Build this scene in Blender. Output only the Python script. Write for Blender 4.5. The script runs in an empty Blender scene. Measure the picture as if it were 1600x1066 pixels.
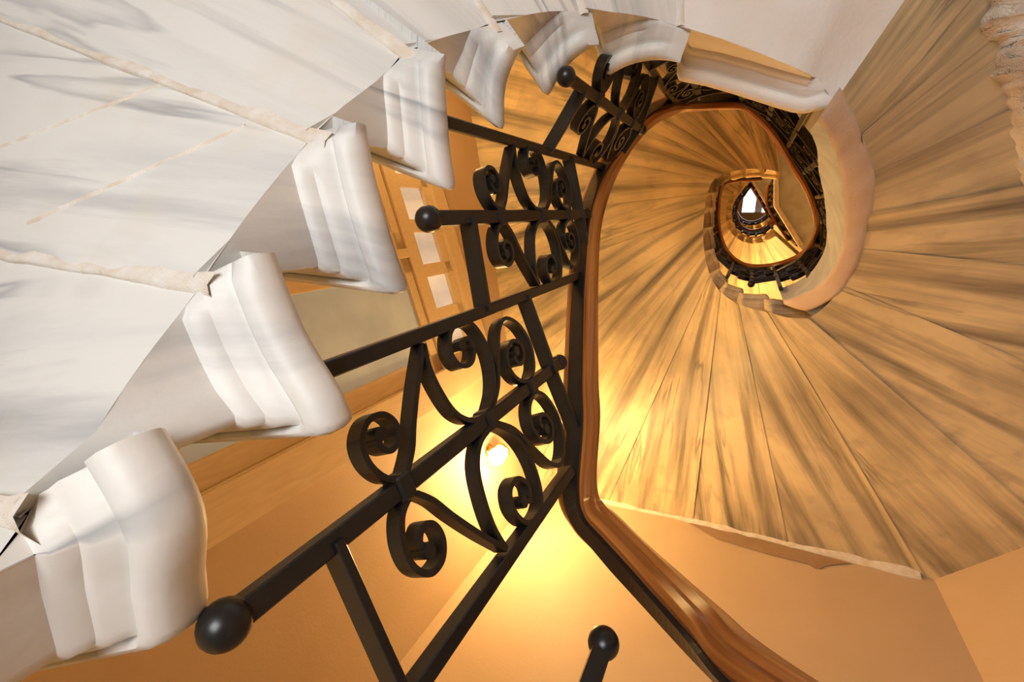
import bpy, bmesh, math, random
import numpy as np
from mathutils import Matrix, Vector
random.seed(7)
scene = bpy.context.scene
COL = scene.collection

# ------------------------------------------------------------------ camera
F_PX = 711.0
ZEN = (1178, 328)                     # pixel of the zenith in the 1600x1066 photograph
_z = np.array([ZEN[0] - 800, ZEN[1] - 533, F_PX], float); _z /= np.linalg.norm(_z)
_x = np.array([1.0, 0, 0]); _x -= _x.dot(_z) * _z; _x /= np.linalg.norm(_x)
_y = np.cross(_z, _x)
def q(p):
    d = np.array([p[0] - 800, p[1] - 533, F_PX], float)
    return np.array([d @ _x, d @ _y]) / (d @ _z)
def at(p, h):
    """plan position of the point seen at pixel p that lies h above the camera"""
    return q(p) * h
cam_d = bpy.data.cameras.new('camera'); cam = bpy.data.objects.new('camera', cam_d); COL.objects.link(cam)
cam_d.sensor_width = 36; cam_d.lens = F_PX / 1600 * 36; cam_d.clip_start = 0.02; cam_d.clip_end = 100
right = Vector((_x[0], _y[0], _z[0])); down = Vector((_x[1], _y[1], _z[1])); fwd = Vector((_x[2], _y[2], _z[2]))
M = Matrix((right, -down, -fwd)).transposed().to_4x4()
cam.matrix_world = M
scene.camera = cam

# ------------------------------------------------------------------ world, lights, exposure
scene.view_settings.view_transform = 'Standard'; scene.view_settings.look = 'None'
scene.view_settings.gamma = 1; scene.view_settings.use_curve_mapping = False
scene.view_settings.exposure = 0.0
w = bpy.data.worlds.new('world'); scene.world = w; w.use_nodes = True
bg = w.node_tree.nodes['Background']; bg.inputs[0].default_value = (1, 1, 1, 1); bg.inputs[1].default_value = 2.5
def lamp_light(name, loc, energy, color, radius=.05, kind='POINT', aim=None):
    l = bpy.data.lights.new(name, kind); l.energy = energy; l.color = color
    if kind == 'AREA': l.size = radius
    else: l.shadow_soft_size = radius
    o = bpy.data.objects.new(name, l); COL.objects.link(o); o.location = loc
    if aim is not None:
        o.rotation_euler = (Vector(aim) - Vector(loc)).to_track_quat('-Z', 'Y').to_euler()
    return o
# area light added below the camera, stands in for unseen hall daylight
lamp_light('hall_daylight_stand_in', (.0, -.85, -1.15), 31, (.97, .985, 1.0), .9, 'AREA', (-.45, -.05, .5))

# ------------------------------------------------------------------ materials
def new_mat(name):
    m = bpy.data.materials.new(name); m.use_nodes = True
    return m, m.node_tree.nodes, m.node_tree.links, m.node_tree.nodes['Principled BSDF']
def ramp(n, stops):
    r = n.new('ShaderNodeValToRGB'); e = r.color_ramp.elements
    while len(e) < len(stops): e.new(.5)
    for el, (p, c) in zip(e, stops): el.position = p; el.color = (*c, 1)
    return r
def marble(name, base, tint, vein, dirt, streak, rough, blotch=0.0):
    m, n, l, b = new_mat(name)
    tc = n.new('ShaderNodeTexCoord'); mp = n.new('ShaderNodeMapping')
    mp.inputs['Scale'].default_value = (.5, 4.0, 1)
    l.new(tc.outputs['UV'], mp.inputs[0])
    n1 = n.new('ShaderNodeTexNoise'); n1.inputs['Scale'].default_value = 1.6; n1.inputs['Detail'].default_value = 7; n1.inputs['Roughness'].default_value = .6; n1.inputs['Distortion'].default_value = .35
    l.new(mp.outputs[0], n1.inputs['Vector'])
    r1 = ramp(n, [(.30, tint), (.52, base), (.75, base)]); l.new(n1.outputs[0], r1.inputs[0])
    mp2 = n.new('ShaderNodeMapping'); mp2.inputs['Scale'].default_value = (.6, 5.5, 1); mp2.inputs['Location'].default_value = (3, 7, 0)
    l.new(tc.outputs['UV'], mp2.inputs[0])
    n2 = n.new('ShaderNodeTexNoise'); n2.inputs['Scale'].default_value = 1.3; n2.inputs['Detail'].default_value = 6; n2.inputs['Roughness'].default_value = .55
    l.new(mp2.outputs[0], n2.inputs['Vector'])
    r2 = ramp(n, [(streak[0], (0, 0, 0)), (streak[1], (1, 1, 1))]); l.new(n2.outputs[0], r2.inputs[0])
    mx = n.new('ShaderNodeMixRGB'); mx.inputs[2].default_value = (*vein, 1)
    l.new(r2.outputs[0], mx.inputs[0]); l.new(r1.outputs[0], mx.inputs[1])
    mp5 = n.new('ShaderNodeMapping'); mp5.inputs['Scale'].default_value = (.45, 3.2, 1); mp5.inputs['Location'].default_value = (11, 2, 0)
    l.new(tc.outputs['UV'], mp5.inputs[0])
    n5 = n.new('ShaderNodeTexNoise'); n5.inputs['Scale'].default_value = 1.5; n5.inputs['Detail'].default_value = 5; n5.inputs['Distortion'].default_value = .25
    l.new(mp5.outputs[0], n5.inputs['Vector'])
    r5 = ramp(n, [(.485, (0, 0, 0)), (.5, (1, 1, 1)), (.53, (0, 0, 0))]); l.new(n5.outputs[0], r5.inputs[0])
    n6 = n.new('ShaderNodeTexNoise'); n6.inputs['Scale'].default_value = 2.3; n6.inputs['Detail'].default_value = 3
    l.new(tc.outputs['Object'], n6.inputs['Vector'])
    r6 = ramp(n, [(.45, (0, 0, 0)), (.62, (1, 1, 1))]); l.new(n6.outputs[0], r6.inputs[0])
    m5 = n.new('ShaderNodeMath'); m5.operation = 'MULTIPLY'; l.new(r5.outputs[0], m5.inputs[0]); l.new(r6.outputs[0], m5.inputs[1])
    m6 = n.new('ShaderNodeMath'); m6.operation = 'MULTIPLY'; m6.inputs[1].default_value = .75; l.new(m5.outputs[0], m6.inputs[0])
    mxv = n.new('ShaderNodeMixRGB'); mxv.inputs[2].default_value = (*vein, 1); l.new(m6.outputs[0], mxv.inputs[0]); l.new(mx.outputs[0], mxv.inputs[1])
    n7 = n.new('ShaderNodeTexNoise'); n7.inputs['Scale'].default_value = 1.7; n7.inputs['Detail'].default_value = 4
    l.new(tc.outputs['Object'], n7.inputs['Vector'])
    r7 = ramp(n, [(.42, (0, 0, 0)), (.68, (1, 1, 1))]); l.new(n7.outputs[0], r7.inputs[0])
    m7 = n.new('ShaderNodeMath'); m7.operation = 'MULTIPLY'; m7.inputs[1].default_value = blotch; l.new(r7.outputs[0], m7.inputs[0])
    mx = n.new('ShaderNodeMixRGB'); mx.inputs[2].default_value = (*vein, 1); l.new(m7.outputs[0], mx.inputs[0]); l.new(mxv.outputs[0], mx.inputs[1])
    n3 = n.new('ShaderNodeTexNoise'); n3.inputs['Scale'].default_value = 9; n3.inputs['Detail'].default_value = 5
    l.new(tc.outputs['Object'], n3.inputs['Vector'])
    r3 = ramp(n, [(.55, (0, 0, 0)), (.8, (1, 1, 1))]); l.new(n3.outputs[0], r3.inputs[0])
    mul = n.new('ShaderNodeMath'); mul.operation = 'MULTIPLY'; mul.inputs[1].default_value = .55; l.new(r3.outputs[0], mul.inputs[0])
    mx2 = n.new('ShaderNodeMixRGB'); mx2.inputs[2].default_value = (*dirt, 1)
    l.new(mul.outputs[0], mx2.inputs[0]); l.new(mx.outputs[0], mx2.inputs[1])
    l.new(mx2.outputs[0], b.inputs['Base Color'])
    b.inputs['Roughness'].default_value = rough
    n4 = n.new('ShaderNodeTexNoise'); n4.inputs['Scale'].default_value = 70; n4.inputs['Detail'].default_value = 4
    l.new(tc.outputs['Object'], n4.inputs['Vector'])
    bp = n.new('ShaderNodeBump'); bp.inputs['Strength'].default_value = .12; bp.inputs['Distance'].default_value = .004
    l.new(n4.outputs[0], bp.inputs['Height']); l.new(bp.outputs[0], b.inputs['Normal'])
    return m
def plaster(name, base, blotch, rough=.85, bump=.25, scale=6):
    m, n, l, b = new_mat(name)
    tc = n.new('ShaderNodeTexCoord')
    n1 = n.new('ShaderNodeTexNoise'); n1.inputs['Scale'].default_value = scale; n1.inputs['Detail'].default_value = 6
    l.new(tc.outputs['Object'], n1.inputs['Vector'])
    r = ramp(n, [(.35, base), (.72, blotch)]); l.new(n1.outputs[0], r.inputs[0]); l.new(r.outputs[0], b.inputs['Base Color'])
    n2 = n.new('ShaderNodeTexNoise'); n2.inputs['Scale'].default_value = scale * 22; n2.inputs['Detail'].default_value = 3
    l.new(tc.outputs['Object'], n2.inputs['Vector'])
    bp = n.new('ShaderNodeBump'); bp.inputs['Strength'].default_value = bump; bp.inputs['Distance'].default_value = .004
    l.new(n2.outputs[0], bp.inputs['Height']); l.new(bp.outputs[0], b.inputs['Normal'])
    b.inputs['Roughness'].default_value = rough
    return m
def wood(name, c1, c2, rough, scale=(1.2, 30, 30), coat=0):
    m, n, l, b = new_mat(name)
    tc = n.new('ShaderNodeTexCoord'); mp = n.new('ShaderNodeMapping'); mp.inputs['Scale'].default_value = scale
    l.new(tc.outputs['UV'], mp.inputs[0])
    n1 = n.new('ShaderNodeTexNoise'); n1.inputs['Scale'].default_value = 2.2; n1.inputs['Detail'].default_value = 7; n1.inputs['Distortion'].default_value = .6
    l.new(mp.outputs[0], n1.inputs['Vector'])
    r = ramp(n, [(.32, c1), (.68, c2)]); l.new(n1.outputs[0], r.inputs[0]); l.new(r.outputs[0], b.inputs['Base Color'])
    b.inputs['Roughness'].default_value = rough; b.inputs['Coat Weight'].default_value = coat; b.inputs['Coat Roughness'].default_value = .2
    return m
def plain(name, col, rough, metal=0, emit=None, strength=0, trans=0, nscale=60):
    m, n, l, b = new_mat(name)
    tc = n.new('ShaderNodeTexCoord'); n1 = n.new('ShaderNodeTexNoise'); n1.inputs['Scale'].default_value = nscale; n1.inputs['Detail'].default_value = 4
    l.new(tc.outputs['Object'], n1.inputs['Vector'])
    d = tuple(c * .72 for c in col); r = ramp(n, [(.35, d), (.65, col)]); l.new(n1.outputs[0], r.inputs[0]); l.new(r.outputs[0], b.inputs['Base Color'])
    b.inputs['Roughness'].default_value = rough; b.inputs['Metallic'].default_value = metal; b.inputs['Transmission Weight'].default_value = trans
    if emit: b.inputs['Emission Color'].default_value = (*emit, 1); b.inputs['Emission Strength'].default_value = strength
    return m
MAT = {
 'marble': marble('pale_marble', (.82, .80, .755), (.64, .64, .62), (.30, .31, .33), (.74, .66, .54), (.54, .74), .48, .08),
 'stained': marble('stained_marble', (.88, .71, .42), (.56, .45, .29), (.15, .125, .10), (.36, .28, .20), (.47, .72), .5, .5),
 'mortar': plaster('joint_mortar', (.92, .86, .78), (.78, .64, .48), .9, .6, 30),
 'white_plaster': plaster('white_plaster', (.88, .85, .81), (.80, .70, .6), .8, .3, 5),
 'pink_plaster': plaster('pink_plaster', (.76, .60, .47), (.68, .5, .38), .8, .3, 5),
 'grey_plaster': plaster('grey_plaster', (.66, .71, .78), (.5, .53, .58), .8, .4, 12),
 'rough_plaster': plaster('crumbling_plaster', (.86, .79, .68), (.55, .37, .22), .95, 1.0, 9),
 'wall': plaster('ochre_painted_plaster', (.64, .475, .315), (.60, .435, .28), .62, .18, 3),
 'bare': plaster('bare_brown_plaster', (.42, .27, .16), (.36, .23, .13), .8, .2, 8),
 'floor': plaster('floor_stone', (.5, .47, .42), (.4, .37, .33), .5, .1, 4),
 'iron': plain('black_painted_iron', (.013, .013, .013), .32),
 'wood': wood('varnished_handrail_wood', (.22, .055, .011), (.54, .20, .045), .28, coat=.5),
 'frame': wood('honey_door_wood', (.78, .60, .38), (.86, .68, .45), .45, (2, 20, 20)),
 'frosted': plain('frosted_glass', (.62, .68, .70), .3, 0, (.5, .52, .42), .16, .1, nscale=3),  # faint glow stands in for a lit room behind the leaf
 'clear': plain('pale_glass', (.93, .93, .88), .25, 0, (.9, .86, .74), .28, .1, nscale=3),  # transom panes glow in place of light from behind
 'brass': plain('gilt_brass', (.75, .48, .12), .25, 1),
 'bulb': plain('lit_bulb', (1, .9, .6), .5, 0, (1, .76, .36), 30),
 'skyglass': plain('skylight_glass', (1, 1, 1), .1, 0, (1, .98, .95), 2.2),
 'skyframe': plain('skylight_frame', (.8, .8, .78), .5),
}
# ------------------------------------------------------------------ object helpers
def obj(name, verts, faces, mat, parent=None, smooth=False, uvs=None, label=None):
    me = bpy.data.meshes.new(name); me.from_pydata([tuple(map(float, v)) for v in verts], [], faces); me.update()
    if uvs is not None:
        ul = me.uv_layers.new(name='UVMap')
        for lp in me.loops: ul.data[lp.index].uv = uvs[lp.vertex_index]
    me.materials.append(MAT[mat])
    if smooth:
        for p in me.polygons: p.use_smooth = True
    o = bpy.data.objects.new(name, me); COL.objects.link(o)
    if parent is not None: o.parent = parent
    if label: o['label'] = label
    return o
def link_mesh(name, me, parent, mw=None):
    o = bpy.data.objects.new(name, me); COL.objects.link(o); o.parent = parent
    if mw is not None: o.matrix_local = mw
    return o
def empty(name, label=None, cat=None, group=None, loc=(0, 0, 0), kind=None):
    o = bpy.data.objects.new(name, None); COL.objects.link(o); o.location = loc; o.empty_display_size = .1
    if label: o['label'] = label
    if cat: o['category'] = cat
    if group: o['group'] = group
    if kind: o['kind'] = kind
    return o
def tag(o, label=None, cat=None, group=None, kind=None):
    if label: o['label'] = label
    if cat: o['category'] = cat
    if group: o['group'] = group
    if kind: o['kind'] = kind
    return o
def boxv(x0, x1, y0, y1, z0, z1):
    v = [(x, y, z) for z in (z0, z1) for y in (y0, y1) for x in (x0, x1)]
    f = [(0, 2, 3, 1), (4, 5, 7, 6), (0, 1, 5, 4), (2, 6, 7, 3), (0, 4, 6, 2), (1, 3, 7, 5)]
    return v, f
def cr(pts, n):
    """Catmull-Rom through pts, n samples per span"""
    P = [np.array(p, float) for p in pts]; P = [2 * P[0] - P[1]] + P + [2 * P[-1] - P[-2]]
    out = []
    for i in range(1, len(P) - 2):
        for k in range(n):
            t = k / n
            out.append(.5 * (2 * P[i] + (P[i+1] - P[i-1]) * t + (2*P[i-1] - 5*P[i] + 4*P[i+1] - P[i+2]) * t*t + (3*P[i] - P[i-1] - 3*P[i+1] + P[i+2]) * t**3))
    out.append(P[-2]); return out
class Curve:
    """smooth function of a scalar through knots (Catmull-Rom on the knot values)"""
    def __init__(s, ks, vs): s.k = np.array(ks, float); s.v = np.array(vs, float)
    def __call__(s, x):
        k, v = s.k, s.v; i = int(np.clip(np.searchsorted(k, x) - 1, 0, len(k) - 2))
        h = k[i+1] - k[i]; t = (x - k[i]) / h
        def tan(j):
            if j == 0: return (v[1] - v[0]) / (k[1] - k[0])
            if j == len(k) - 1: return (v[-1] - v[-2]) / (k[-1] - k[-2])
            return (v[j+1] - v[j-1]) / (k[j+1] - k[j-1])
        m0, m1 = tan(i) * h, tan(i + 1) * h
        return (2*t**3 - 3*t*t + 1) * v[i] + (t**3 - 2*t*t + t) * m0 + (-2*t**3 + 3*t*t) * v[i+1] + (t**3 - t*t) * m1
def sweep(name, path, section, mat, parent, up=(0, 0, 1), closed_ends=True, smooth=False, out_ref=None, side_fn=None):
    """section: list of (lateral, up); lateral axis horizontal, perpendicular to the path"""
    path = [np.array(p, float) for p in path]; n = len(path); m = len(section); V = []; UV = []; acc = 0; per = [0]
    for a, b in zip(section, section[1:] + section[:1]): per.append(per[-1] + math.dist(a, b))
    for i, p in enumerate(path):
        t = path[min(i+1, n-1)] - path[max(i-1, 0)]; t /= np.linalg.norm(t)
        s = np.cross(t, up); s /= np.linalg.norm(s); u = np.cross(s, t)
        if i: acc += np.linalg.norm(p - path[i-1])
        for k, (a, b) in enumerate(section):
            V.append(p + s * a + u * b); UV.append((acc, per[k]))
    F = [(i*m + k, i*m + (k+1) % m, (i+1)*m + (k+1) % m, (i+1)*m + k) for i in range(n-1) for k in range(m)]
    F += [tuple(range(m))[::-1], tuple((n-1)*m + k for k in range(m))]
    return obj(name, V, F, mat, parent, smooth, UV)

# ------------------------------------------------------------------ the shape of the well
RISE = .175
DEP = .20
def s_of(k): return k if k <= 7 else k + .8          # the plastered step 7 is nearly two treads wide
LIP = .02
def z_of(k): return {0: .12, 1: .255, 2: .41}.get(k, .225 + RISE * (k - 1)) + LIP
_ks = list(range(-10, 29)); _ss = [s_of(k) for k in _ks]; _zs = [z_of(k) for k in _ks]
def z_at(s): return float(np.interp(s, _ss, _zs))
_low = [(-10, (.20, -.22)), (-9, (.27, -.1)), (-8, (.31, .05)), (-7, (.32, .2)), (-6, (.27, .35)), (-5, (.18, .45)), (-4, (.06, .51)), (-3, (-.06, .53)), (-2, (-.20, .50)), (-1, (-.285, .395))]
_px = [(2, (632, 460)), (3, (708, 300)), (4, (785, 205)), (6, (945, 120)), (7, (1058, 125)), (8, (1220, 170)), (9, (1290, 195)), (10, (1312, 245)), (11, (1322, 300)), (12, (1322, 350)), (13, (1315, 400)), (14, (1285, 445)), (15, (1235, 462)), (16, (1190, 458)), (17, (1155, 448)), (18, (1135, 432)), (19, (1124, 410)), (20, (1118, 380)), (21, (1117, 350)), (22, (1119, 325)), (23, (1122, 305)), (24, (1130, 288)), (25, (1150, 281)), (26, (1170, 278)), (27, (1195, 279)), (28, (1215, 283))]
_kn = _low + [(0, tuple(at((295, 985), .12))), (1, tuple(at((540, 672), .255)))] + [(s, tuple(at(p, 1.275 if s == 8 else z_at(s) - (LIP if s < 9 or s > 15 else (.11 if s == 15 else DEP + .02))))) for s, p in _px] + [(5, (-.395, -.215))]
_kn.sort(key=lambda a: a[0])
W = Curve([a for a, _ in _kn], [b for _, b in _kn])
def phi(s): return math.radians(181 + 17 * (s - 2))
def udir(s): a = phi(s); return np.array([math.cos(a), math.sin(a)])
def nwell(Wf, s, e=.12):
    t = Wf(s + e) - Wf(s - e); t /= np.linalg.norm(t); n = np.array([t[1], -t[0]])
    return n if n @ udir(s) < 0 else -n

# the room: corners in plan
ROOM = [np.array(p) for p in ((-1.40, 2.36), (.985, 1.69), (1.75, .2), (1.5, -1.75), (-2.74, -1.8))]
Z_FLOOR, Z_CEIL = -1.6, 9.9
def wall_hit(p, d, push=.06):
    best = None
    for i in range(len(ROOM)):
        a, b = ROOM[i], ROOM[(i+1) % len(ROOM)]; e = b - a
        det = d[0] * -e[1] + d[1] * e[0]
        if abs(det) < 1e-9: continue
        r = a - p; t = (r[0] * -e[1] + r[1] * e[0]) / det; v = (d[0] * r[1] - d[1] * r[0]) / det
        if t > 0 and -1e-6 <= v <= 1 + 1e-6 and (best is None or t < best[0]): best = (t, i)
    return p + d * (best[0] + push), best[1]

# ------------------------------------------------------------------ stone steps
PROF = [(.010, 0), (.003, -.005), (0, -.013), (0, -.028), (.006, -.038), (.016, -.042), (.022, -.040), (.026, -.034), (.031, -.040), (.036, -.051), (.045, -.054), (.049, -.066), (.058, -.070)]
PLAIN = [(0, 0), (0, -.03), (.008, -.06)]
def make_step(Wf, s0, s1, z, zs0, zs1, mat, parent, seed, fine=True, prof=PROF, db=None):
    """one stone step: moulded nosing along the front and the well end, triangular end face, sloping soffit"""
    rnd = random.Random(seed); d = prof[-1][0]; FR = .5; db = d if db is None else db
    def edge(s):
        u = udir(s); nf = np.array([u[1], -u[0]]); P0 = Wf(s); nw = nwell(Wf, s + .15)
        sp = np.linalg.norm(Wf(s + .3) - Wf(s)) / .3
        return u, nf, P0, nw, sp
    def corner(s, o):
        """plan corner of the outline of the step starting at s, set back by o from the lip"""
        u, nf, P0, nw, sp = edge(s); A = np.array([nf, nw]); return P0 - np.linalg.solve(A, np.array([o * FR, o]))
    u0, nf, W0, nw0, sp0 = edge(s0); u1, nf1, W1, nw1, sp1 = edge(s1)
    tn = np.array([-nw0[1], nw0[0]]); tn = tn if tn @ nf < 0 else -tn
    O0, wi0 = wall_hit(W0, u0); O1, wi1 = wall_hit(W1, u1)
    ninner = 9 if fine else 4
    rr = .010
    def on_curve(C, o, sc):
        """where the well edge set back by o passes closest to C"""
        f = lambda t: np.linalg.norm(Wf(t) - nwell(Wf, t) * o - C)
        b = min(np.linspace(sc - .5, sc + 1.0, 16), key=f)
        return float(min(np.linspace(b - .1, b + .1, 11), key=f))
    sA, sB = on_curve(corner(s0, d), d, s0), on_curve(corner(s1, db), db, s1); ov = sB - s1 + .08 * (s1 - s0)
    zsf = lambda s: zs0 + (zs1 - zs0) * np.clip((s - sA) / (sB - sA), 0, 1.3)
    V = []; UV = []; F = []; m = len(prof) + 1; n = 5 + ninner
    cols = [[] for _ in range(n)]
    for k in range(m):
        o, zr = prof[min(k, m - 2)]; C = corner(s0, o)
        s_in = on_curve(C, o, s0) + 2 * rr / sp0
        pl = [(O0 - nf * o * FR, s0), (C + u0 * .05, s0), (C + u0 * rr, s0), (C + (u0 + tn) * rr * .3, s0), (C + tn * rr, s0)]
        for j in range(1, ninner + 1):
            s = s_in + (s1 + ov - s_in) * j / ninner; pl.append((Wf(s) - nwell(Wf, s) * o, s))
        for j, (p, s) in enumerate(pl):
            zz = max(z + zr, min(zsf(s), z - .002)) if k < m - 1 else min(zsf(s), z - .002)
            cols[j].append((p[0], p[1], zz))
    acc = 0
    for j in range(n):
        if j: acc += math.dist(cols[j][0][:2], cols[j-1][0][:2])
        for c in cols[j]: V.append(c); UV.append((c[2] * 1.3 + seed * 3.1, acc * .8 + seed * 7.7))
    for j in range(n - 1):
        for k in range(m - 1): F.append((j*m + k, j*m + k + 1, (j+1)*m + k + 1, (j+1)*m + k))
    # tread surface
    Oe = O1 - nf1 * (db * FR + (.02 if db > .02 else -.01)); wie = wi1
    base = len(V); V.append((Oe[0], Oe[1], z)); UV.append((0, 0))
    ring = [j * m for j in range(n)]
    if wie != wi0:
        cpt = ROOM[(wi0 + 1) % 5] if wie == (wi0 + 1) % 5 else ROOM[wi0]
        V.append((cpt[0], cpt[1], z)); UV.append((0, 0)); F.append(tuple(ring + [base, base + 1]))
    else: F.append(tuple(ring + [base]))
    # soffit
    na, nb = (6, 14) if fine else (3, 4)
    if wi0 != wi1:
        cpt = ROOM[(wi0 + 1) % 5] if wi1 == (wi0 + 1) % 5 else ROOM[wi0]
        l0, l1 = np.linalg.norm(cpt - O0), np.linalg.norm(O1 - cpt); fr = l0 / (l0 + l1)
        outer = lambda a: O0 + (cpt - O0) * (a / fr) if a < fr else cpt + (O1 - cpt) * ((a - fr) / (1 - fr))
    else: outer = lambda a: O0 + (O1 - O0) * a
    b0 = len(V); aw = 1.0 + .2 * rnd.random()
    for ia in range(na + 1):
        a = ia / na; s = sA + (sB - sA) * a
        if ia == 0: I = corner(s0, d)
        elif ia == na: I = corner(s1, db)
        else: I = Wf(s) - nwell(Wf, s) * (d if db <= d else d * (1 - a) + db * a)
        nfa = nf * (1 - a) + nf1 * a
        Ou = outer(a) - nfa * (d * (1 - a) + db * a) * FR
        for ib in range(nb + 1):
            b = (ib / nb) ** 1.4; p = I + (Ou - I) * b
            V.append((p[0], p[1], zs0 + (zs1 - zs0) * a + (.0015 * math.sin(seed + ib * 1.7) if 0 < ib else 0)))
            UV.append((b * 1.5 + seed * 3.1, (a * (.25 + .45 * b)) * aw + seed * 1.37))
    for ia in range(na):
        for ib in range(nb):
            i0 = b0 + ia * (nb + 1) + ib; F.append((i0, i0 + nb + 1, i0 + nb + 2, i0 + 1))
    o = obj('step', V, F, mat, parent, True, UV)
    o.data.set_sharp_from_angle(angle=math.radians(50))
    return o
def mortar(Wf, s, z, parent, wid=.010, seed=0):
    rnd = random.Random(seed); u = udir(s); t = np.array([-u[1], u[0]]); I = Wf(s) + t * .029 + u * .052; O, _ = wall_hit(I, u)
    V = []; F = []; n = 40
    for i in range(n + 1):
        b = i / n; p = I + (O - I) * b
        a1 = wid * (.35 + .6 * rnd.random()); a2 = wid * (.35 + .6 * rnd.random())
        if i < 3: a1 += .010 - .003 * i; a2 += .004
        V += [(*(p - t * a1), z + .003), (*(p - t * a1 * .3), z - .0035), (*(p + t * a2 * .3), z - .0035), (*(p + t * a2), z + .006)]
    for i in range(n):
        for k in range(3): F.append((4*i + k, 4*i + k + 1, 4*i + k + 5, 4*i + k + 4))
    return obj('mortar_joint', V, F, 'mortar', parent, True)

def W_back(s):
    f = np.clip((s - 8.3) / .8, 0, 1) * np.clip((15.6 - s) / .8, 0, 1)
    return W(s) - nwell(W, s) * .045 * f
lower = empty('stone_staircase', 'lower turn of white marble winder steps with moulded nosings', 'staircase', loc=(0, 0, 0))
upper = empty('stone_staircase', 'second turn of streaked marble steps fanning above the wooden handrail', 'staircase')
for k in range(-9, 27):
    s0, s1 = s_of(k), s_of(k + 1); z = z_of(k)
    led = .002 + .005 * ((k * 37) % 10) / 10 if k > 8 else .003
    zs0, zs1 = z - DEP, z_of(k + 1) - DEP
    par = lower if k <= 7 else upper
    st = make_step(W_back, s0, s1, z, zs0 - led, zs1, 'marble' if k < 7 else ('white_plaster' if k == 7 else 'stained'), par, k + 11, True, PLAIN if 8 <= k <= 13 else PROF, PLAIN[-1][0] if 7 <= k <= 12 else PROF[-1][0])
    if k == 2: lined_step = st
    if 0 <= k <= 6: mortar(W, s1, zs1 - .004, st, .012 if k < 4 else .007, k)

# plaster string hiding the step ends on the right of the well
def string():
    V = []; F = []; n = 60; UV = []
    sec = [(-.012, .30), (-.004, .012), (0, -.008), (.010, -.020), (.052, -.024), (.066, -.014), (.072, .05)]
    for i in range(n + 1):
        s = 8.75 + (15.3 - 8.75) * i / n; p = W(s); nn = nwell(W, s); z = z_at(s) - DEP - .0
        wsc = min(1, (n - i) / 6 + .35)
        for k, (o, zr) in enumerate(sec):
            pp = p - nn * (o * (1.0 - .12 * math.sin(i * .21)) * wsc - .004)
            V.append((pp[0], pp[1], z + (zr if k else .06 + .24 * min(1, i / 12)) + .004 * math.sin(i * .9 + k)))
    m = len(sec)
    for i in range(n):
        for k in range(m - 1): F.append((i*m + k, i*m + k + 1, (i+1)*m + k + 1, (i+1)*m + k))
    o = obj('plaster_string', V, F, 'pink_plaster', upper, True, label='pinkish plaster band covering the step ends')
    o.data.materials.append(MAT['grey_plaster'])  # inner face: bluish daylight tint put into the plaster colour
    for i in range(n):
        o.data.polygons[i * (m - 1)].material_index = 1; o.data.polygons[i * (m - 1) + 1].material_index = 1
    return o
string()

def soffit_point(px, sa=8, sb=13, z=1.5):
    """point of the second-turn soffit seen at pixel px"""
    for _ in range(9):
        P = at(px, z)
        best = min((abs((P - W(s))[0] * udir(s)[1] - (P - W(s))[1] * udir(s)[0]), s) for s in np.linspace(sa, sb, 41) if (P - W(s)) @ udir(s) > 0)
        z = .4 * z + .6 * (z_at(best[1]) - DEP)
    return np.array([*at(px, z), z])
def plaster_patch():
    rnd = random.Random(3); rim = [(1540, -20), (1532, 20), (1520, 48), (1532, 66), (1556, 70), (1549, 96), (1546, 118), (1562, 140), (1568, 168), (1574, 196), (1580, 226), (1584, 262), (1598, 290)]
    rim = [tuple(p) for p in cr(rim, 3)]
    V = []; F = []; n = len(rim)
    for i, p in enumerate(rim):
        p = (p[0] + rnd.uniform(-5, 5), p[1] + rnd.uniform(-3, 3))
        e = soffit_point(p); f = soffit_point((p[0] + 12 + rnd.uniform(-5, 6), p[1] - 2)); g = soffit_point((p[0] + 40 + rnd.uniform(-8, 8), p[1] - 6)); h = soffit_point((p[0] + 160, p[1] - 30))
        V += [tuple(e + (0, 0, .03)), tuple(f - (0, 0, .035 + rnd.uniform(0, .012))), tuple(g - (0, 0, .045 + rnd.uniform(0, .012))), tuple(h - (0, 0, .045))]
    for i in range(n - 1):
        for k in range(3): F.append((4*i + k, 4*i + k + 1, 4*i + k + 5, 4*i + k + 4))
    o = obj('plaster_patch', V, F, 'rough_plaster', upper, True, label='crumbling cream plaster left on the stone')
    o.data.materials.append(MAT['white_plaster'])
    for i in range(n - 1):
        o.data.polygons[i * 3 + 2].material_index = 1
plaster_patch()
def pale_line(step, a, b):
    """scratched pale line across the underside of a step, between two pixels"""
    from mathutils.bvhtree import BVHTree
    me = step.data; tree = BVHTree.FromPolygons([v.co for v in me.vertices], [tuple(p.vertices) for p in me.polygons]); P = []
    for t in np.linspace(0, 1, 24):
        g = q((a[0] + (b[0] - a[0]) * t, a[1] + (b[1] - a[1]) * t)); hit = tree.ray_cast(Vector((0, 0, 0)), Vector((g[0], g[1], 1)).normalized())[0]
        if hit is not None: P.append(np.array(hit))
    if len(P) < 3: return
    dxy = P[-1][:2] - P[0][:2]; dxy /= np.linalg.norm(dxy); n = np.array([-dxy[1], dxy[0]]) * .0028; V = []; F = []
    for p in P:
        z = p[2]; V += [(*(p[:2] - n), z + .006), (*(p[:2] - n), z - .0015), (*(p[:2] + n), z - .0015), (*(p[:2] + n), z + .006)]
    for i in range(len(P) - 1):
        for k in range(3): F.append((4*i + k, 4*i + k + 1, 4*i + k + 5, 4*i + k + 4))
    obj('filler_line', V, F, 'mortar', step)
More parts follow.
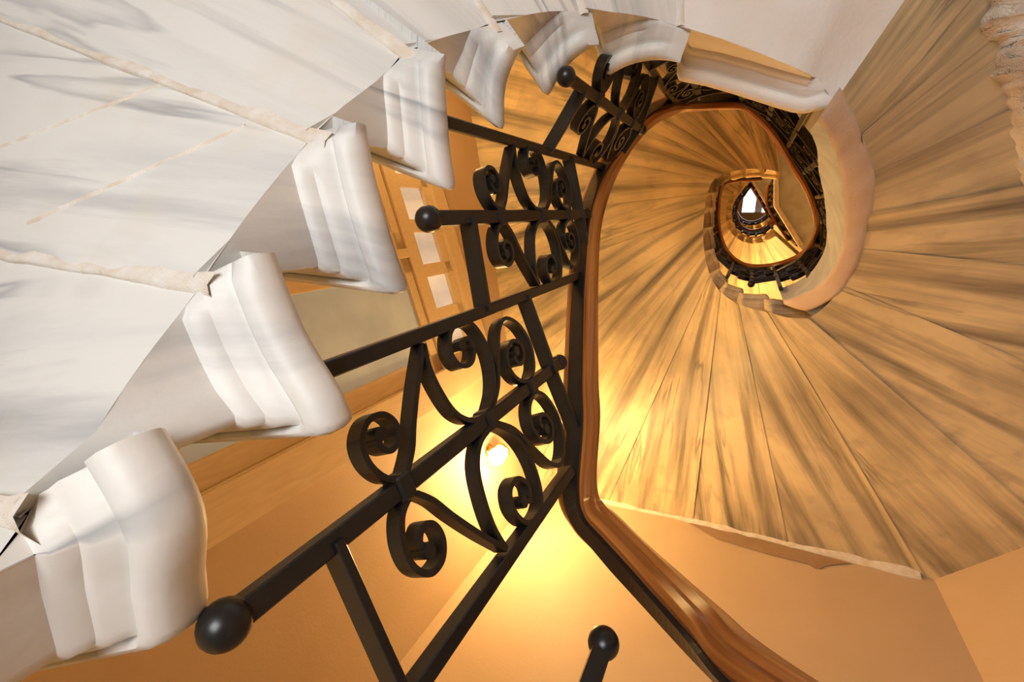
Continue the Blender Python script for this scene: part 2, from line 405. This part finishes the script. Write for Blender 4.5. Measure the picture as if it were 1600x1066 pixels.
def fillet():
    """cream plaster fillet where the second turn meets the wall"""
    V = []; F = []; rnd = random.Random(5); n = 0
    for s in np.linspace(14.2, 20.4, 60):
        O, wi = wall_hit(W(s), udir(s), 0)
        if wi != 0: continue
        nn = np.array([-.27, -.963]); z = z_at(s) - DEP; w1 = .022 + rnd.uniform(0, .016); w2 = .022 + rnd.uniform(0, .018)
        V += [(*(O + nn * w1), z + .01), (*(O + nn * w1 * .9), z - .008), (*(O + nn * .006), z - w2), (*(O - nn * .01), z - w2)]; n += 1
    for i in range(n - 1):
        for k in range(3): F.append((4*i + k, 4*i + k + 1, 4*i + k + 5, 4*i + k + 4))
    obj('plaster_fillet', V, F, 'mortar', upper, True, label='uneven cream plaster line along the wall')
fillet()
pale_line(lined_step, (-30, 243), (335, 102)); pale_line(lined_step, (45, 350), (385, 198))

# ------------------------------------------------------------------ handrail path
_R = [((1180,1066),.38),((1090,975),.46),((1010,890),.54),((950,825),.60),((918,787),.64),((908,740),.68),((918,640),.77),((920,570),.85),((928,430),1.06),((938,330),1.22),((965,262),1.46),((1015,195),1.65),((1060,172),1.88),((1100,165),2.04),((1160,166),2.19),((1185,180),2.25),((1215,215),2.34),((1240,260),2.47),((1262,300),2.65),((1275,340),2.82),((1272,370),2.97),((1255,395),3.12),((1225,410),3.27),((1190,416),3.47),((1160,412),3.62),((1138,395),3.82),((1127,370),4.07),((1123,340),4.37),((1124,310),4.67),((1130,290),4.87),((1150,283),5.07),((1190,281),5.37)]
CW = np.array([-.03, .08])
RK = [np.array([.16, .40, .30]), np.array([.26, .30, .20])][::-1]
for p, h in _R:
    a = at(p, h); d = a - CW; d /= np.linalg.norm(d); a = a + d * (.036 if h < 1.9 else .026); RK.append(np.array([a[0], a[1], h]))
RC = Curve(range(len(RK)), RK)
def rk(i): return i + 2            # index of photograph knot i on the rail curve
WOOD = [(-.026, 0), (-.034, .006), (-.036, .016), (-.031, .024), (-.033, .036), (-.024, .048), (0, .054), (.024, .048), (.033, .036), (.031, .024), (.036, .016), (.034, .006), (.026, 0)]
def handrail(path, parent):
    r = sweep('handrail', path, WOOD, 'wood', parent, smooth=True); r.data.set_sharp_from_angle(angle=math.radians(35))
    r['label'] = 'varnished brown wooden handrail'
    sweep('iron_strip', path, [(-.015, .001), (-.015, -.008), (.015, -.008), (.015, .001)], 'iron', r)
    return r
def mesh_only(o):
    me = o.data; bpy.data.objects.remove(o); return me
# shared meshes of the scroll work, in the plane y = 0, x outward from the centre bar, z up from its lower ball
HALF = .15
SCR = {
 'low': [[(.010,.180),(.022,.160),(.045,.148),(.070,.149),(.087,.165),(.086,.187),(.070,.199),(.052,.195),(.045,.180),(.055,.168),(.068,.174)]],
 'v_low': [[(.010,.186),(.032,.208),(.060,.226),(.100,.255),(.143,.290)], [(.143,.290),(.110,.284),(.072,.288),(.038,.300),(.016,.325),(.009,.360)]],
 'mid': [[(.010,.370),(.035,.400),(.070,.418),(.110,.420),(.143,.405),(.152,.375),(.142,.348),(.115,.335),(.093,.345),(.090,.370),(.108,.388),(.126,.380),(.120,.362)]],
 'v_up': [[(.010,.376),(.036,.412),(.080,.442),(.118,.472),(.130,.503),(.108,.538),(.068,.552),(.030,.538),(.010,.510)]],
 'top': [[(.010,.505),(.024,.474),(.050,.460),(.078,.471),(.089,.498),(.075,.520),(.055,.516),(.046,.496),(.058,.486),(.070,.497)]]}
def strip_mesh(name, lines, th=.0072, wd=.021, eye=True):
    V = []; F = []
    for L in lines:
        P = cr(L, 6); n = len(P); b0 = len(V)
        for i, p in enumerate(P):
            t = P[min(i+1, n-1)] - P[max(i-1, 0)]; t /= np.linalg.norm(t); nn = np.array([-t[1], t[0]])
            for sy, sn in ((-1, -1), (-1, 1), (1, 1), (1, -1)):
                pp = p + nn * sn * th / 2; V.append((pp[0], sy * wd / 2, pp[1]))
        for i in range(n - 1):
            for k in range(4): F.append((b0 + i*4 + k, b0 + (i+1)*4 + k, b0 + (i+1)*4 + (k+1) % 4, b0 + i*4 + (k+1) % 4))
        F += [(b0, b0+1, b0+2, b0+3), tuple(b0 + (n-1)*4 + k for k in (3, 2, 1, 0))]
    if eye and len(lines) == 1 and len(L) > 9:          # rolled end of the scroll
        c = P[-1]; b0 = len(V); n = 10
        for sy in (-1, 1):
            for i in range(n): V.append((c[0] + .0085 * math.cos(i * 2 * math.pi / n), sy * wd * .56, c[1] + .0085 * math.sin(i * 2 * math.pi / n)))
        F += [(b0 + i, b0 + (i+1) % n, b0 + n + (i+1) % n, b0 + n + i) for i in range(n)] + [tuple(b0 + i for i in range(n))[::-1], tuple(b0 + n + i for i in range(n))]
    return mesh_only(obj(name, V, F, 'iron'))
SCM = {k: strip_mesh('scroll', v) for k, v in SCR.items()}
def ball_mesh(r):
    bm = bmesh.new(); bmesh.ops.create_uvsphere(bm, u_segments=20, v_segments=12, radius=r)
    me = bpy.data.meshes.new('ball'); bm.to_mesh(me); bm.free(); me.materials.append(MAT['iron'])
    for p in me.polygons: p.use_smooth = True
    return me
BALL = ball_mesh(.0185); BALL_S = ball_mesh(.016)
def bevel_box(name, sx, sy, z0, z1, bev=.0015):
    v, f = boxv(-sx/2, sx/2, -sy/2, sy/2, z0, z1)
    o = obj(name, v, f, 'iron'); bm = bmesh.new(); bm.from_mesh(o.data)
    bmesh.ops.bevel(bm, geom=bm.edges[:], offset=bev, segments=1, affect='EDGES'); bm.to_mesh(o.data); bm.free()
    return mesh_only(o)
CBAR = bevel_box('centre_bar', .021, .019, 0, .65)
COLLAR = bevel_box('collar', .030, .028, -.011, .011, .003)
UNITBAR = bevel_box('crossbar', 1, .028, -.005, .005, .001)      # x from -.5 to .5, scaled to length
def rotz(a): return Matrix.Rotation(a, 4, 'Z')
def bay(parent, c, ma, mb, detail=True, zcross=None):
    """c centre bar (x, y, rail height), ma the post down the stair, mb the post up the stair"""
    zb = c[2] - .06 - .65
    dab = mb[:2] - ma[:2]; ang = math.atan2(dab[1], dab[0])
    cb = link_mesh('centre_bar', CBAR, parent, Matrix.Translation((c[0], c[1], zb)) @ rotz(ang))
    link_mesh('ball', BALL, cb, Matrix.Translation((0, 0, -.012))); link_mesh('ball', BALL_S, cb, Matrix.Translation((0, 0, .655)))
    inv = rotz(-ang)
    for v in (.180, .366, .508): link_mesh('collar', COLLAR, cb, Matrix.Translation((0, 0, v)))
    for side, m in ((0, ma), (1, mb)):
        d = m[:2] - c[:2]; L = np.linalg.norm(d); a = math.atan2(d[1], d[0]); sc = min(1.25, L / (HALF + .006))
        R = inv @ rotz(a)
        for k, me in SCM.items():
            link_mesh('scroll', me, cb, R @ Matrix.Diagonal((sc, 1, 1, 1)))
        link_mesh('crossbar', UNITBAR, cb, R @ Matrix.Translation((L/2, 0, .605)) @ Matrix.Diagonal((L, 1, 1, 1)))
        if side == 0:
            link_mesh('crossbar', UNITBAR, cb, R @ Matrix.Translation((L/2, 0, .085)) @ Matrix.Diagonal((L, 1, 1, 1)))
    return cb
def post(parent, m, zfoot, ang):
    me = bevel_box('post', .018, .022, 0, m[2] - zfoot)
    return link_mesh('post', me, parent, Matrix.Translation((m[0], m[1], zfoot)) @ rotz(ang))
def seg_foot(m):
    """height of the tread under plan point m near rail height m[2]"""
    best = None
    for k in range(-9, 27):
        z = z_of(k)
        for s in np.linspace(s_of(k), s_of(k + 1), 6)[:-1]:
            dd = np.linalg.norm(W(s) - m[:2]) + .35 * abs(z + .85 - m[2])
            if best is None or dd < best[0]: best = (dd, z)
    return best[1]
def railing(parent, P):
    """P: alternating post / centre / post ... points (x, y, rail height)"""
    for i, p in enumerate(P):
        t = P[min(i+1, len(P)-1)] - P[max(i-1, 0)]; a = math.atan2(t[1], t[0])
        if i % 2 == 0: post(parent, p, seg_foot(p) - .01, a)
        else: bay(parent, p, P[i-1], P[i+1])
def dense(t0, t1, n): return [RC(t0 + (t1 - t0) * i / n) for i in range(n + 1)]
rail1 = empty('iron_railing', 'black wrought iron scroll railing with ball ends along the white steps', 'railing')
handrail(dense(0, rk(14), 150), rail1)
def V3(p, h): a = at(p, h); return np.array([a[0], a[1], h])
railing(rail1, [V3((888, 735), .68), np.array([-.306, .291, .86]), V3((905, 430), 1.075), np.array([-.388, .012, 1.235]), V3((945, 262), 1.455), np.array([-.345, -.24, 1.62]), RC(rk(12)), RC(rk(13)), RC(rk(14))])
c0 = V3((943, 1005), .42)
cb0 = link_mesh('centre_bar', CBAR, rail1, Matrix.Translation((c0[0], c0[1], c0[2] - .655)) @ rotz(.3))
link_mesh('ball', BALL, cb0, Matrix.Translation((0, 0, .655))); link_mesh('ball', BALL, cb0, Matrix.Translation((0, 0, -.012)))
post(rail1, RC(rk(.3)), seg_foot(RC(rk(.3))) - .01, 0)
rail2 = empty('iron_railing', 'black scroll railing circling the well above the plaster band', 'railing')
handrail(dense(rk(14), rk(31), 170), rail2)
def arc_params(t0, t1, step):
    ts = np.linspace(t0, t1, 600); acc = [0]
    for a, b in zip(ts, ts[1:]): acc.append(acc[-1] + np.linalg.norm((RC(b) - RC(a))[:2]))
    n = int(round(acc[-1] / step)); n += n % 2
    return [float(np.interp(acc[-1] * i / n, acc, ts)) for i in range(n + 1)]
railing(rail2, [RC(t) for t in arc_params(rk(14), rk(31), .14)])

# ------------------------------------------------------------------ upper floors: landing, then the next turn
WU_C = np.array([-.0, -.02])
def WU(s):
    f = float(np.clip((s - 47) / 3, 0, 1))
    return WU_C + np.array([-.03, -.08]) * f + np.array([(.23 + .05 * f) * math.cos(phi(s)), (.28 + .03 * f) * math.sin(phi(s))])
def slab(name, poly, z0, z1, mat, parent=None, label=None):
    n = len(poly); V = [(p[0], p[1], z0) for p in poly] + [(p[0], p[1], z1) for p in poly]
    F = [tuple(range(n))[::-1], tuple(range(n, 2*n))] + [(i, (i+1) % n, n + (i+1) % n, n + i) for i in range(n)]
    return obj(name, V, F, mat, parent, False, [(v[0], v[1]) for v in V], label)
zl = z_of(27)
names = ['third', 'fourth', 'fifth']
for fl in range(2):
    par = empty('stone_staircase', f'{names[fl]} turn of warm lit steps seen high up through the well', 'staircase')
    sA = 27.8 + 21 * fl; sB = sA + 8.3; wf = W if fl == 0 else WU
    a0 = wf(sA) if fl == 0 else WU(sA)
    O0, i0 = wall_hit(a0, udir(sA)); O1, i1 = wall_hit(WU(sB), udir(sB))
    a0 = a0 if fl else np.array([.12, -.25])
    edge = [a0, np.array([.15, -.03]), np.array([.38, .30])]
    poly = edge + [O1]; i = i1
    while i != i0: i = (i + 1) % 5 if False else i; break
    corners = [ROOM[2], ROOM[3]]
    poly = edge + [O1, ROOM[1] if i1 == 0 else O1 + 0.001] + corners + [O0]
    slab('landing', poly, zl - .16, zl, 'grey_plaster', par, 'grey plastered landing slab')
    slab('landing_edge', [e for e in edge] + [edge[2] + (.03, -.02), edge[1] + (.035, -.0), edge[0] + (.03, 0)], zl - .19, zl - .15, 'mortar', par)
    rp = [np.array([e[0], e[1], zl + .85]) for e in cr(edge, 8)]
    rl = empty('iron_railing', f'iron railing and dark rail on the landing of the {names[fl]} turn', 'railing')
    handrail(rp, rl)
    for j in range(0, len(rp), 2): post(rl, rp[j], zl, 0)
    nst = 12; nlast = nst if fl == 0 else 9
    for k in range(nlast):
        s0 = sB + (sA + 21 - sB) * k / nst; s1 = sB + (sA + 21 - sB) * (k + 1) / nst
        z = zl + RISE * (k + 1)
        make_step(WU, s0, s1, z, z - DEP - .004, z + RISE - DEP, 'stained', par, 50 + fl * 20 + k, False)
    pth = []
    for j in range(61):
        s = sB + (sA + 21 - sB) * j / 60; p = WU(s); d = p - WU_C; d /= np.linalg.norm(d)
        pth.append(np.array([*(p - d * .0), zl + RISE * (1 + nst * j / 60) + .85]))
    pth = pth[:5 * nlast + 1]
    handrail(pth, rl)
    for j in range(0, len(pth), 5):
        post(rl, pth[j], pth[j][2] - .86, 0)
    for j in range(0, len(pth) - 10, 10):
        bay(rl, pth[j + 5], pth[j], pth[j + 10])
    zl += RISE * (nst + 1)

# ------------------------------------------------------------------ the room
def wall(name, a, b, z0=Z_FLOOR, z1=Z_CEIL, th=.2):
    e = b - a; e = e / np.linalg.norm(e); n = np.array([e[1], -e[0]])
    cen = sum(ROOM) / len(ROOM)
    if n @ (cen - a) > 0: n = -n
    a2, b2 = a - e * .0, b + e * .0
    return tag(slab(name, [a2, b2, b2 + n * th + e * .1, a2 + n * th - e * .1], z0, z1, 'wall'), kind='structure')
wall_f = wall('wall_front', ROOM[0], ROOM[1]); wall('wall_right', ROOM[1], ROOM[2]); wall('wall_far_right', ROOM[2], ROOM[3])
wall('wall_back', ROOM[3], ROOM[4]); wall('wall_left', ROOM[4], ROOM[0])
tag(slab('floor', ROOM, Z_FLOOR - .1, Z_FLOOR, 'floor'), kind='structure')
# ceiling with the skylight opening
SX0, SX1, SY0, SY1 = at((1164, 293), Z_CEIL)[0], at((1197, 320), Z_CEIL)[0], at((1180, 294), Z_CEIL)[1], at((1180, 332), Z_CEIL)[1]
def ring_slab(name, outer, inner, z0, z1, mat):
    n = len(outer); V = []
    for z in (z0, z1): V += [(p[0], p[1], z) for p in outer] + [(p[0], p[1], z) for p in inner]
    bm = bmesh.new(); vs = [bm.verts.new(v) for v in V[:len(outer) + len(inner)]]
    es = [bm.edges.new((vs[i], vs[(i+1) % n])) for i in range(n)]
    es += [bm.edges.new((vs[n + i], vs[n + (i+1) % len(inner)])) for i in range(len(inner))]
    bmesh.ops.triangle_fill(bm, edges=es, use_beauty=True)
    r = bmesh.ops.extrude_face_region(bm, geom=bm.faces[:])
    bmesh.ops.translate(bm, vec=(0, 0, z1 - z0), verts=[g for g in r['geom'] if isinstance(g, bmesh.types.BMVert)])
    me = bpy.data.meshes.new(name); bm.to_mesh(me); bm.free(); me.materials.append(MAT[mat])
    o = bpy.data.objects.new(name, me); COL.objects.link(o); return o
hole = [(SX0, SY0), (SX1, SY0), (SX1, SY1), (SX0, SY1)]
tag(ring_slab('ceiling', ROOM, hole, Z_CEIL, Z_CEIL + .15, 'white_plaster'), kind='structure')
sk = tag(ring_slab('window_2', [(x + (.05 if x > 0 else -.05), y + dy) for (x, y), dy in zip(hole, (-.05, -.05, .05, .05))], hole, Z_CEIL + .15, Z_CEIL + .2, 'skyframe'), kind='structure')
slab('pane', hole, Z_CEIL + .16, Z_CEIL + .17, 'skyglass', sk)
xm = SX0 + (SX1 - SX0) * .55
slab('muntin', [(xm, SY0 + .15), (xm + .02, SY0 + .15), (xm + .02, SY1), (xm, SY1)], Z_CEIL + .13, Z_CEIL + .158, 'skyframe', sk)

sx, sy = SX1 - SX0, SY1 - SY0
slab('vent_panel', [(SX0 + sx * .56, SY0 + sy * .42), (SX0 + sx * .86, SY0 + sy * .42), (SX0 + sx * .86, SY1), (SX0 + sx * .56, SY1)], Z_CEIL + .1, Z_CEIL + .13, 'skyframe', sk)
# bare brown patch on the front wall under the soffit
def front_wall_point(px, off):
    a, b = ROOM[0], ROOM[1]; e = (b - a) / np.linalg.norm(b - a); n = np.array([-e[1], e[0]]); n = n if n @ a < 0 else -n
    d = q(px); h = ((a + n * off) @ n) / (d @ n); return (*(d * h), h)
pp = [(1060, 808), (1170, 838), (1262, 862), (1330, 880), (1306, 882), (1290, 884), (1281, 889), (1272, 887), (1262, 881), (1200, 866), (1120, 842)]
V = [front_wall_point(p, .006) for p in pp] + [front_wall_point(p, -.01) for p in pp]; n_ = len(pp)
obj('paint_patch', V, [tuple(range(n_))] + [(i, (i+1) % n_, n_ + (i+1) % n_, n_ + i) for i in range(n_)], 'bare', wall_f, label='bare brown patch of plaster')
# glazed double door in the left wall
A_, E_ = ROOM[0], ROOM[4]; tdir = (E_ - A_) / np.linalg.norm(E_ - A_); nin = np.array([tdir[1], -tdir[0]])
if nin @ (-A_) < 0: nin = -nin
def wbox(name, t0, t1, z0, z1, d0, d1, mat, parent=None, bev=.004):
    V = []
    for z in (z0, z1):
        for dd in (d0, d1):
            for t in (t0, t1): p = A_ + tdir * t + nin * dd; V.append((p[0], p[1], z))
    f = [(0, 2, 3, 1), (4, 5, 7, 6), (0, 1, 5, 4), (2, 6, 7, 3), (0, 4, 6, 2), (1, 3, 7, 5)]
    o = obj(name, V, f, mat, parent, False, [((v[2] + .37 * i) , v[0] * .3 + v[1]) for i, v in enumerate(V)])
    if bev:
        bm = bmesh.new(); bm.from_mesh(o.data); bmesh.ops.recalc_face_normals(bm, faces=bm.faces[:]); bmesh.ops.bevel(bm, geom=bm.edges[:], offset=bev, segments=2, affect='EDGES'); bm.to_mesh(o.data); bm.free()
    return o
door = tag(wbox('door_1', 1.16, 3.12, .55, 2.90, .0, .02, 'frame'), kind='structure')
for (a, b, c, d) in ((1.16, 1.36, .55, 2.98), (2.98, 3.12, .55, 2.98), (1.16, 3.12, 2.84, 2.98)): wbox('frame', a, b, c, d, .0, .10, 'frame', door)
wbox('transom_bar', 1.36, 2.98, 2.40, 2.52, .01, .075, 'frame', door)
for i in range(6):
    t = 1.36 + i * .315
    wbox('muntin', t, t + .09, 2.52, 2.84, .01, .065, 'frame', door)
    if i < 5: wbox('pane', t + .09, t + .315, 2.54, 2.79, .02, .035, 'clear', door)
wbox('muntin', 1.36, 2.98, 2.77, 2.84, .01, .065, 'frame', door)
for (a, b) in ((1.36, 2.14), (2.20, 2.98)):
    leaf = wbox('door_leaf', a, b, .56, 2.40, .01, .03, 'frame', door)
    for (x0, x1, c, d) in ((a, a + .12, .56, 2.40), (b - .10, b, .56, 2.40), (a, b, 2.32, 2.40), (a, b, .56, .8)): wbox('rail', x0, x1, c, d, .03, .06, 'frame', leaf)
    wbox('pane', a + .12, b - .10, .8, 2.32, .031, .042, 'frosted', leaf, 0)
wbox('mullion', 2.14, 2.20, .56, 2.40, .01, .08, 'frame', door)

# ------------------------------------------------------------------ wall lamps
def lathe(name, prof, mat, parent, n=24):
    V = [(r * math.cos(2*math.pi*i/n), r * math.sin(2*math.pi*i/n), z) for r, z in prof for i in range(n)]
    F = [(k*n + i, k*n + (i+1) % n, (k+1)*n + (i+1) % n, (k+1)*n + i) for k in range(len(prof)-1) for i in range(n)]
    return obj(name, V, F, mat, parent, True)
def wall_lamp(t, z, label, energy):
    p = A_ + tdir * t + nin * .13
    e = empty('wall_lamp', label, 'lamp', 'wall lamps', (p[0], p[1], z))
    b = lathe('bulb', [(.002, -.115), (.03, -.108), (.055, -.085), (.065, -.05), (.058, -.015), (.038, .012), (.02, .03)], 'bulb', e)
    b.visible_shadow = True
    lathe('cup', [(.014, .03), (.03, .032), (.055, .028), (.062, .02), (.058, .045), (.03, .06), (.01, .075), (.002, .08)], 'brass', e)
    pl = lathe('wall_plate', [(.0, .0), (.05, .0), (.055, .008), (.03, .02), (.0, .022)], 'brass', e)
    pl.matrix_local = Matrix.Translation((-nin[0]*.13, -nin[1]*.13, .05)) @ Vector((nin[0], nin[1], 0)).to_track_quat('Z', 'Y').to_matrix().to_4x4()
    sweep('arm', [(-nin[0]*.12, -nin[1]*.12, .05), (-nin[0]*.08, -nin[1]*.08, .09), (-nin[0]*.03, -nin[1]*.03, .10), (0, 0, .07)], [(-.007, -.007), (-.007, .007), (.007, .007), (.007, -.007)], 'brass', e)
    q_ = p + nin * .22
    lamp_light('lamp_glow', (q_[0], q_[1], z - .14), energy, (1, .65, .25), .06)
    return e
wall_lamp(.60, 2.66, 'lit bulb with gilt cup on the ochre wall beside the glazed door', 50)
wall_lamp(3.55, 2.7, 'assumed lit wall lamp past the glazed door, unseen behind the white steps', 34)  # unseen lamp, assumed from the bright yellow soffit and added to light it
wall_lamp(.60, 5.1, 'assumed lit wall lamp, unseen, high above the second turn of steps', 150)  # added out of view so the soffits of the third turn are warmly lit
wall_lamp(.60, 7.4, 'assumed lit wall lamp, unseen, near the top of the stairwell', 130)  # another unseen lamp, added to light the highest turns
